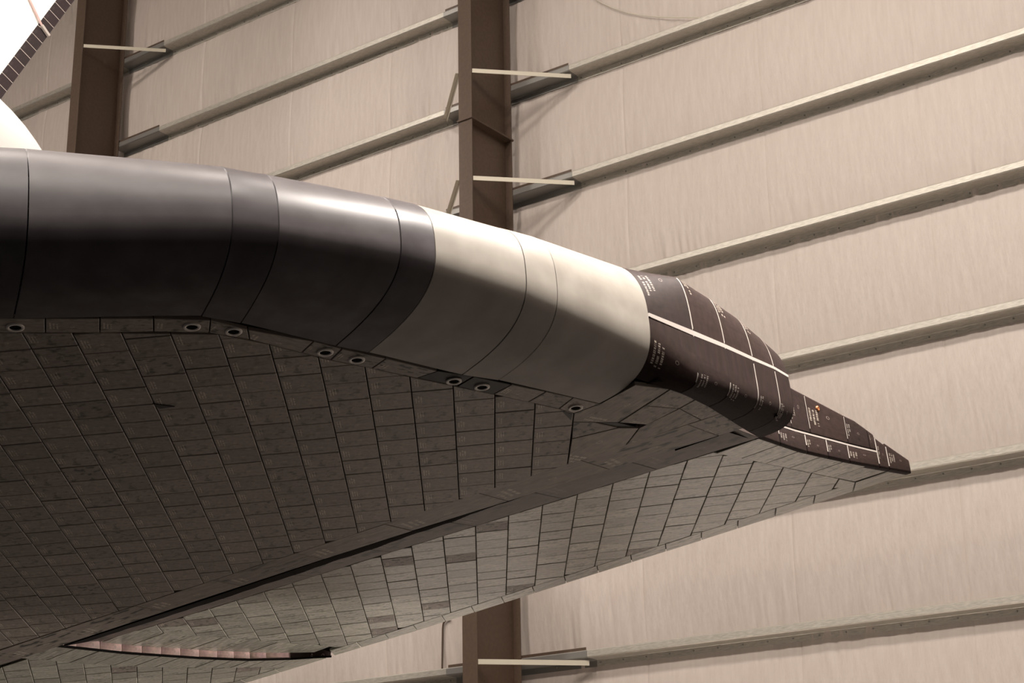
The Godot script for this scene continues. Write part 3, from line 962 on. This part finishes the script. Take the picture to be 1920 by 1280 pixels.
func outer_elevon(craft: Node3D, frame: Transform3D) -> void:
	var e := Node3D.new()
	e.name = "elevon"
	e.transform = frame
	craft.add_child(e, true)
	var under := func(p: Vector2, h: float) -> Vector3: return Vector3(p.x, lower_out(p) + h, -p.y)
	# core: bed, nose, upper skin, trailing edge, ends
	var st := new_st()
	var top := new_st()
	var cols := 24
	for k in cols:
		var f0 := k / float(cols)
		var f1 := (k + 1) / float(cols)
		var pr := []
		for f in [f0, f1]:
			var a := Vector2(lerpf(-6.88, -3.0, f), 0.0)
			a.y = nose_out(a.x)
			var b := Vector2(lerpf(-6.56, -2.83, f), 0.0)
			b.y = rear_out(b.x) - 0.002
			pr.append([a, b])
		var a0: Vector2 = pr[0][0]
		var b0: Vector2 = pr[0][1]
		var a1: Vector2 = pr[1][0]
		var b1: Vector2 = pr[1][1]
		quad(st, under.call(a0, 0.013), under.call(a1, 0.013), under.call(b1, 0.013), under.call(b0, 0.013), Vector3.DOWN)
		var h := 0.36
		quad(top, Vector3(a0.x, h, -a0.y), Vector3(a1.x, h, -a1.y), under.call(b1, 0.07), under.call(b0, 0.07), Vector3.UP)
		quad(st, under.call(b0, 0.013), under.call(b1, 0.013), under.call(b1, 0.07), under.call(b0, 0.07), Vector3.FORWARD)
		quad(st, Vector3(a0.x, 0.034, -(a0.y - 0.26)), Vector3(a1.x, 0.034, -(a1.y - 0.26)), under.call(a1, 0.012), under.call(a0, 0.012), Vector3.DOWN)
		quad(st, Vector3(a0.x, 0.034, -(a0.y - 0.26)), Vector3(a1.x, 0.034, -(a1.y - 0.26)), Vector3(a1.x, h, -a1.y), Vector3(a0.x, h, -a0.y), Vector3.UP)
	quad(st, Vector3(-2.972, 0.02, -5.83), Vector3(-2.972, 0.05, -6.12), Vector3(-2.972, 0.36, -6.12), Vector3(-2.972, 0.36, -5.83), Vector3.RIGHT)
	put("tile_bed", st, mat.felt, e)
	put("upper_skin", top, mat.white, e)
	# nose tiles between the hinge gap and the flat underside
	var nose := func(p: Vector2, h: float) -> Vector3:
		var c1 := nose_out(p.x)
		var c0 := table(p.x, [Vector2(-7.239, 5.618), Vector2(-4.775, 5.695), Vector2(-2.88, 5.820)])
		var f := (p.y - c0) / (c1 - c0)
		return Vector3(p.x, lerpf(0.034, lower_out(Vector2(p.x, c1)), f) + h, -p.y)
	var o0 := -6.88
	while o0 < -2.99:
		var o1 := minf(o0 + 0.49, -2.95)
		if o1 > -3.1:
			o1 = -2.95
		var q := []
		for x in [o0, o1]:
			q.append(table(x, [Vector2(-7.239, 5.618), Vector2(-4.775, 5.695), Vector2(-2.88, 5.820)]) + 0.006)
		lay_one("nose_tile", [Vector2(o0, q[0]), Vector2(o1, q[1]), Vector2(o1 + 0.015, nose_out(o1)), Vector2(o0 + 0.015, nose_out(o0))], Vector2(1, 0.02).normalized(), nose, pick("nose"), e)
		o0 = o1
	# underside: border tiles at both ends and along the trailing edge, slanting grid between
	var d2 := Vector2(0.7982, 0.6020).normalized()
	var d1 := Vector2(-0.602, 0.7966).normalized()
	var all := func(_p: Vector2) -> bool: return true
	var field := PackedVector2Array()
	for k in 9:
		var o := lerpf(-6.62, -3.16, k / 8.0)
		field.append(Vector2(o, nose_out(o)))
	for k in 9:
		var o := lerpf(-2.985, -6.42, k / 8.0)
		field.append(Vector2(o, rear_out(o) - 0.13))
	if Geometry2D.is_polygon_clockwise(field):
		field.reverse()
	# the camera offset in the measured phase: 2.4675 above the plane times its small slope
	lay_grid("elevon_tile", field, d2, d1, 0.147 - 2.52 * 0.0206 / CELL, Vector2(CELL, CELL), under, mat.elevon, e, all, 0.0012)
	var su := Vector2(0.98, -0.2).normalized()
	for k in 6:
		var c0 := lerpf(6.07, 7.05, k / 6.0)
		var c1 := lerpf(6.07, 7.05, (k + 1) / 6.0)
		var i0 := lerpf(-3.16, -2.985, (c0 - 6.07) / 0.98)
		var i1 := lerpf(-3.16, -2.985, (c1 - 6.07) / 0.98)
		lay_one("border_tile", [Vector2(i0, c0 + 0.02), Vector2(side_out(c0), c0), Vector2(side_out(c1), c1), Vector2(i1, c1 + 0.02)], su, under, pick("elevon"), e, rng.randf_range(-0.001, 0.001))
	for k in 7:
		var c0 := lerpf(6.0, 7.31, k / 7.0)
		var c1 := lerpf(6.0, 7.31, (k + 1) / 7.0)
		var i0 := lerpf(-6.62, -6.42, (c0 - 6.0) / 1.31)
		var i1 := lerpf(-6.62, -6.42, (c1 - 6.0) / 1.31)
		lay_one("border_tile", [Vector2(side_gap(c0) + 0.006, c0), Vector2(i0, c0 - 0.03), Vector2(i1, c1 - 0.03), Vector2(side_gap(c1) + 0.006, c1)], su, under, pick("elevon"), e, rng.randf_range(-0.001, 0.001))
	var n := 16
	for k in n:
		var x0 := lerpf(-6.50, -2.985, k / float(n))
		var x1 := lerpf(-6.50, -2.985, (k + 1) / float(n))
		lay_one("rear_tile", [Vector2(x0, rear_out(x0) - 0.13), Vector2(x1, rear_out(x1) - 0.13), Vector2(x1 - 0.08, rear_out(x1 - 0.08)), Vector2(x0 - 0.08, rear_out(x0 - 0.08))], Vector2(1, -0.07).normalized(), under, pick("elevon"), e, rng.randf_range(-0.001, 0.001))
	lay_one("rear_tile", [Vector2(-2.985, rear_out(-2.985) - 0.13), Vector2(side_out(7.06), 7.06), Vector2(-2.764, 7.192), Vector2(-3.065, rear_out(-3.065))], Vector2(1, -0.07).normalized(), under, pick("elevon"), e)
	# outboard end: dark tiles in two rows with white filler
	var mid := [Vector2(6.05, 0.128), Vector2(6.17, 0.136), Vector2(6.439, 0.156), Vector2(6.746, 0.165), Vector2(6.97, 0.168), Vector2(7.2, 0.150)]
	var low_joints := [6.07, 6.234, 6.454, 6.605, 6.761, 6.969, 7.038, 7.195]
	var up_joints := [6.02, 6.36, 6.502, 6.775, 6.927, 7.0]
	for k in low_joints.size() - 1:
		var last := k >= 5
		face_tile(e, "end_tile", low_joints[k], low_joints[k + 1], func(c: float) -> float: return lower_out(Vector2(side_out(c), c)) - 0.002, func(c: float) -> float: return (upper_out(c) - (0.012 if k == 5 else 0.0)) if last else table(c, mid), pick("tip"))
		if k > 0:
			face_strip(e, low_joints[k], 0.10 if k < 5 else 0.11, table(low_joints[k], mid) - 0.005 if k < 5 else upper_out(low_joints[k]) - 0.02, 0.007)
	for k in up_joints.size() - 1:
		face_tile(e, "end_tile", up_joints[k], minf(up_joints[k + 1], 6.969), func(c: float) -> float: return table(c, mid), func(c: float) -> float: return upper_out(c), pick("tip"))
		if k > 0 and k < 4:
			face_strip(e, up_joints[k], table(up_joints[k], mid) + 0.03, upper_out(up_joints[k]) - 0.01, 0.004)
	for k in 9:
		var c0 := lerpf(6.09, 6.965, k / 9.0)
		var c1 := lerpf(6.09, 6.965, (k + 1) / 9.0)
		st = new_st()
		quad(st, end_point(c0, table(c0, mid) - 0.004, 0.012), end_point(c1, table(c1, mid) - 0.004, 0.012), end_point(c1, table(c1, mid) + 0.004, 0.012), end_point(c0, table(c0, mid) + 0.004, 0.012), Vector3.RIGHT)
		put("gap_filler", st, mat.filler, e)
	# small copper plug on the end
	st = new_st()
	var at := end_point(6.585, 0.300, 0.013)
	var pts := []
	for k in 13:
		var d := Vector3(0, cos(k * TAU / 12.0), sin(k * TAU / 12.0))
		for p in [Vector2(0.001, 0.0), Vector2(0.005, 0.001), Vector2(0.007, 0.004), Vector2(0.012, 0.003), Vector2(0.013, -0.004)]:
			pts.append(at + d * p.x + Vector3.RIGHT * p.y)
	sheet(st, pts, 5, 13, true)
	put("copper_plug", st, mat.copper, e)

func end_point(c: float, h: float, proud: float) -> Vector3:
	return Vector3(side_out(c) + proud, h, -c)

func face_tile(parent: Node, called: String, c0: float, c1: float, low: Callable, high: Callable, m: Material) -> void:
	# a tile standing on the elevon's end, its edges rounded
	var st := new_st()
	var pts := []
	var cs := [c0 + 0.002, c0 + 0.002, c0 + 0.006, lerpf(c0, c1, 0.5), c1 - 0.006, c1 - 0.002, c1 - 0.002]
	var inset := [0.03, 0.004, 0.0, 0.0, 0.0, 0.004, 0.03]
	for j in 7:
		for i in 7:
			var c: float = cs[i]
			var a: float = low.call(c) + 0.002
			var b: float = high.call(c) - 0.002
			var h: float = [a, a, minf(a + 0.012, b), (a + b) * 0.5, maxf(b - 0.008, a), b, b][j]
			pts.append(end_point(c, h, 0.012 - maxf(inset[i], inset[j])))
	sheet(st, pts, 7, 7, false, [0.0, 0.0, 0.05, 0.5, 0.95, 1.0, 1.0], [1.0, 1.0, 0.92, 0.5, 0.06, 0.0, 0.0])
	put(called, st, m, parent)

func face_strip(parent: Node, c: float, a: float, b: float, wide: float) -> void:
	var st := new_st()
	quad(st, end_point(c - wide * 0.5, a, 0.0115), end_point(c + wide * 0.5, a, 0.0115), end_point(c + wide * 0.5, b, 0.0115), end_point(c - wide * 0.5, b, 0.0115), Vector3.RIGHT)
	put("gap_filler", st, mat.filler, parent)

func lower_in(p: Vector2) -> float:
	return table(p.y, [Vector2(5.865, 0.052), Vector2(6.267, 0.071), Vector2(6.634, 0.090), Vector2(6.941, 0.107), Vector2(7.198, 0.131), Vector2(7.40, 0.145)])

func inner_elevon(craft: Node3D, frame: Transform3D) -> void:
	var e := Node3D.new()
	e.name = "elevon"
	e.transform = frame
	craft.add_child(e, true)
	var under := func(p: Vector2, h: float) -> Vector3: return Vector3(p.x, lower_in(p) + h, -p.y)
	var st := new_st()
	var top := new_st()
	for k in 8:
		var a0 := Vector2(lerpf(-9.6, -7.08, k / 8.0), 5.70)
		var a1 := Vector2(lerpf(-9.6, -7.08, (k + 1) / 8.0), 5.70)
		var b0 := Vector2(lerpf(-9.6, -6.66, k / 8.0), 7.385)
		var b1 := Vector2(lerpf(-9.6, -6.66, (k + 1) / 8.0), 7.385)
		quad(st, under.call(a0, 0.013), under.call(a1, 0.013), under.call(b1, 0.013), under.call(b0, 0.013), Vector3.DOWN)
		quad(top, Vector3(a0.x, 0.42, -a0.y), Vector3(a1.x, 0.42, -a1.y), under.call(b1, 0.08), under.call(b0, 0.08), Vector3.UP)
		quad(st, under.call(b0, 0.013), under.call(b1, 0.013), under.call(b1, 0.08), under.call(b0, 0.08), Vector3.FORWARD)
		quad(st, under.call(a0, 0.013), under.call(a1, 0.013), Vector3(a1.x, 0.42, -a1.y), Vector3(a0.x, 0.42, -a0.y), Vector3.BACK)
	put("tile_bed", st, mat.felt, e)
	put("upper_skin", top, mat.white, e)
	var shown := func(p: Vector2) -> bool: return p.x > -7.1 - (p.y - 5.86) * 0.35 - 0.5
	var d1 := Vector2(-0.735, 0.678).normalized()
	var d2 := Vector2(0.678, 0.735).normalized()
	var field := PackedVector2Array([Vector2(-9.6, 5.68), Vector2(-7.2, 5.76), Vector2(-7.17, 6.05), Vector2(-7.10, 6.42), Vector2(-7.0, 6.75), Vector2(-6.89, 7.05), Vector2(-6.80, 7.30), Vector2(-9.6, 7.30)])
	if Geometry2D.is_polygon_clockwise(field):
		field.reverse()
	lay_grid("elevon_tile", field, d2, d1, 0.36, Vector2(0.140, 0.150), under, mat.elevon, e, shown, 0.0012)
	var joints := [5.68, 5.85, 5.999, 6.143, 6.268, 6.39, 6.512, 6.634, 6.747, 6.852, 6.952, 7.051, 7.198, 7.297, 7.40]
	var inner := func(c: float) -> float: return table(c, [Vector2(5.76, -7.2), Vector2(6.05, -7.17), Vector2(6.42, -7.10), Vector2(6.75, -7.0), Vector2(7.05, -6.89), Vector2(7.30, -6.80)])
	for k in joints.size() - 1:
		var c0: float = joints[k]
		var c1: float = joints[k + 1]
		if c1 < 7.35:
			lay_one("border_tile", [Vector2(inner.call(c0), c0 + 0.02), Vector2(side_gap(c0) - 0.008, c0), Vector2(side_gap(c1) - 0.008, c1), Vector2(inner.call(c1), c1 + 0.02)], Vector2(0.98, -0.2).normalized(), under, pick("elevon"), e, rng.randf_range(-0.001, 0.001))
		# end face, pale tiles that show above the underside of the outer elevon
		st = new_st()
		var pts := []
		for j in 6:
			for i in 5:
				var c: float = [c0 + 0.002, c0 + 0.002, (c0 + c1) * 0.5, c1 - 0.002, c1 - 0.002][i]
				var lo := lower_in(Vector2(-6.9, c))
				var h: float = [lo + 0.012, lo, lo + 0.006, lo + 0.014, lo + 0.1, lo + 0.22 - 0.1 * (c - 5.7)][j]
				var back: float = [0.012, 0.012, 0.003, 0.0, 0.0, 0.0][j]
				pts.append(Vector3(side_gap(c) - 0.004 - maxf(back, 0.015 if i == 0 or i == 4 else 0.0), h, -c))
		var seal := new_st()  # dark strip below the end tile, drawn in place of shade
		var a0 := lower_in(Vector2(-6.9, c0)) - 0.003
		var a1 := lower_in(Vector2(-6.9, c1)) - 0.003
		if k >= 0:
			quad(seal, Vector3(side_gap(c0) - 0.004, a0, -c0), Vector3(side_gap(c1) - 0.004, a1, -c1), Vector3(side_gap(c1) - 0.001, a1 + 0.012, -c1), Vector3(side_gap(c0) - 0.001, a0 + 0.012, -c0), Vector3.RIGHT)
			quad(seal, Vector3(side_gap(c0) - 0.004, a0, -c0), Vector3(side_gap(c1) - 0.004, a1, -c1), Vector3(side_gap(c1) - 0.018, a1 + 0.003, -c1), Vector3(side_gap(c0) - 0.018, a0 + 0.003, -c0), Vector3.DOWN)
		put("edge_shade_strip", seal, mat.felt, e)  # shade of the rolled-under edge, put in as dark felt
		sheet(st, pts, 5, 6, false, [], [0.5, 0.45, 0.4, 0.35, 0.1, 0.0])
		put("end_tile", st, pick("end") if k < 12 else pick("tip"), e)
	for k in 5:
		var x0 := lerpf(-8.0, -6.60, k / 5.0)
		var x1 := lerpf(-8.0, -6.60, (k + 1) / 5.0)
		lay_one("rear_tile", [Vector2(x0, 7.30), Vector2(x1, 7.30), Vector2(x1 + (0.04 if k == 4 else -0.05), 7.40), Vector2(x0 - 0.05, 7.40)], Vector2(1, 0), under, pick("elevon"), e)

func body(craft: Node3D, base: Vector3) -> void:
	# fuselage, engine pod and fin, turned ten degrees like the craft's axis; their places are given in the room (x, y above the eye, distance in front)
	var at := func(w: float, up: float, ahead: float) -> Vector3: return Vector3(w, up + EYE.y, -ahead) - base
	var st := new_st()
	var pts := []
	var stations := [[-19.0, 0.25], [-18.4, 0.8], [-16.5, 1.4], [-13.0, 2.0], [-8.0, 2.5], [0.0, 2.55], [8.2, 2.55], [8.5, 2.3]]
	for s in stations:
		for k in 33:
			var a := k * TAU / 32.0
			var ca := cos(a)
			var sa := sin(a)
			var x: float = signf(ca) * pow(absf(ca), 0.5) * s[1]
			var y: float = signf(sa) * pow(absf(sa), 0.5) * s[1] * 1.1 + 3.25 - (2.55 - s[1]) * 0.5
			pts.append(at.call(-15.2 + 0.167 * (s[0] - 8.0) + x, y, s[0]))
	sheet(st, pts, 33, stations.size(), true)
	put("fuselage", st, mat.white, craft)
	st = new_st()
	pts = []
	for j in 33:
		for k in 33:
			var a := k * TAU / 32.0
			var b := PI * j / 32.0
			pts.append(at.call(-13.5 + 1.288 * sin(b) * cos(a), 6.928 + 1.35 * sin(b) * sin(a), 7.462 - 2.895 * cos(b)))
	sheet(st, pts, 33, 33, true)
	put("engine_pod", st, mat.white, craft)
	# fin: thin wedge, its trailing edge faced with dark tiles
	var fin := Node3D.new()
	fin.name = "tail_fin"
	craft.add_child(fin, true)
	var rear := func(up: float) -> float: return 10.33 + (up - 8.74) * 0.506
	var skin := func(ahead: float, up: float, side: float) -> Vector3:
		var back: float = rear.call(up)
		var chord: float = 7.4 - (up - 6.8) * 0.56
		var f := clampf((back - ahead) / chord, 0.0, 1.0)
		var half := 0.04 + 0.75 * f * (1.0 - f)
		return at.call(-14.85 + 0.167 * (ahead - 8.0) + side * half, up, ahead - side * half * 0.167)
	st = new_st()
	for side in [-1.0, 1.0]:
		pts = []
		for j in 13:
			var up := lerpf(5.2, 15.0, j / 12.0)
			for k in 13:
				var back: float = rear.call(up)
				var chord: float = 7.4 - (up - 6.8) * 0.56
				pts.append(skin.call(back - 0.165 - (chord - 0.165) * (1.0 - k / 12.0), up, side))
		var part := new_st()
		sheet(part, pts, 13, 13, side < 0.0)
		put("fin_skin", part, mat.white, fin)
	for j in 60:
		var u0 := 7.0 + j * 0.122
		var u1 := u0 + 0.122
		# tiles lie square to the trailing edge
		st = new_st()
		for side in [-1.0, 1.0]:
			var c := []
			for q in [Vector2(u0 + 0.003, 0.163), Vector2(u0 + 0.003, 0.0), Vector2(u1 - 0.003, 0.0), Vector2(u1 - 0.003, 0.163)]:
				# along the edge by height, inward at right angles to it
				var up: float = q.x + q.y * 0.45
				var back: float = rear.call(q.x) - q.y * 0.89
				c.append(skin.call(back, up, side) + Vector3(side * 0.012, 0, 0))
			quad(st, c[0], c[1], c[2], c[3], Vector3(side, 0, 0))
		var e0: Vector3 = skin.call(rear.call(u0), u0, 1.0) + Vector3(0.012, 0, 0)
		var e1: Vector3 = skin.call(rear.call(u1), u1, 1.0) + Vector3(0.012, 0, 0)
		var e2: Vector3 = skin.call(rear.call(u1), u1, -1.0) - Vector3(0.012, 0, 0)
		var e3: Vector3 = skin.call(rear.call(u0), u0, -1.0) - Vector3(0.012, 0, 0)
		quad(st, e0, e1, e2, e3, Vector3.FORWARD)
		put("fin_edge_tile", st, pick("fin"), fin)
		st = new_st()
		var f0: Vector3 = skin.call(rear.call(u0), u0, 1.0) + Vector3(0.014, 0, 0)
		var f1: Vector3 = skin.call(rear.call(u0) - 0.145, u0 + 0.073, 1.0) + Vector3(0.014, 0, 0)
		quad(st, f0 - Vector3(0, 0.004, 0), f1 - Vector3(0, 0.004, 0), f1 + Vector3(0, 0.004, 0), f0 + Vector3(0, 0.004, 0), Vector3.RIGHT)
		put("gap_filler", st, mat.filler, fin)
	# split between the rudder panels, ending in a pale plate at the edge
	st = new_st()
	var r0: Vector3 = skin.call(10.81, 9.67, 1.0) + Vector3(0.03, 0, 0)
	var r1: Vector3 = skin.call(10.70, 9.76, 1.0) + Vector3(0.03, 0, 0)
	var r2: Vector3 = skin.call(9.70, 11.1, 1.0) + Vector3(0.008, 0, 0)
	bar(st, r1, r2, 0.02)
	put("rudder_gap", st, pick("end"), fin)
	st = new_st()
	bar(st, r0, r1, 0.035)
	put("rudder_stop", st, mat.filler, fin)
	# undercarriage, outside the frame, carries the craft
	for g in [[-11.4, 2.2, 1.35], [-19.0, 2.2, 1.35], [-17.6, -13.0, 1.9]]:
		var leg := new_st()
		bar(leg, at.call(g[0], -1.1, g[1]), at.call(g[0], g[2], g[1]), 0.3)
		var strut := put("gear_leg", leg, mat.pale, craft)
		for x in [-0.32, 0.32]:
			var wheel := new_st()
			var ringp := []
			for k in 25:
				var d := Vector3(0, cos(k * TAU / 24.0), sin(k * TAU / 24.0))
				for p in [Vector2(0.05, -0.1), Vector2(0.4, -0.13), Vector2(0.52, -0.1), Vector2(0.55, 0.0), Vector2(0.52, 0.1), Vector2(0.4, 0.13), Vector2(0.05, 0.1)]:
					ringp.append((at.call(g[0] + x, -1.03, g[1]) as Vector3) + d * p.x + Vector3.RIGHT * p.y)
			sheet(wheel, ringp, 7, 25)
			put("wheel", wheel, mat.rubber, strut)

func bar(st: SurfaceTool, a: Vector3, b: Vector3, wide: float) -> void:
	var d := (b - a).normalized()
	var s := d.cross(Vector3.RIGHT if absf(d.x) < 0.9 else Vector3.UP).normalized()
	box(st, Basis(d, s, d.cross(s)), (a + b) * 0.5, Vector3(a.distance_to(b), wide, wide), wide * 0.1)
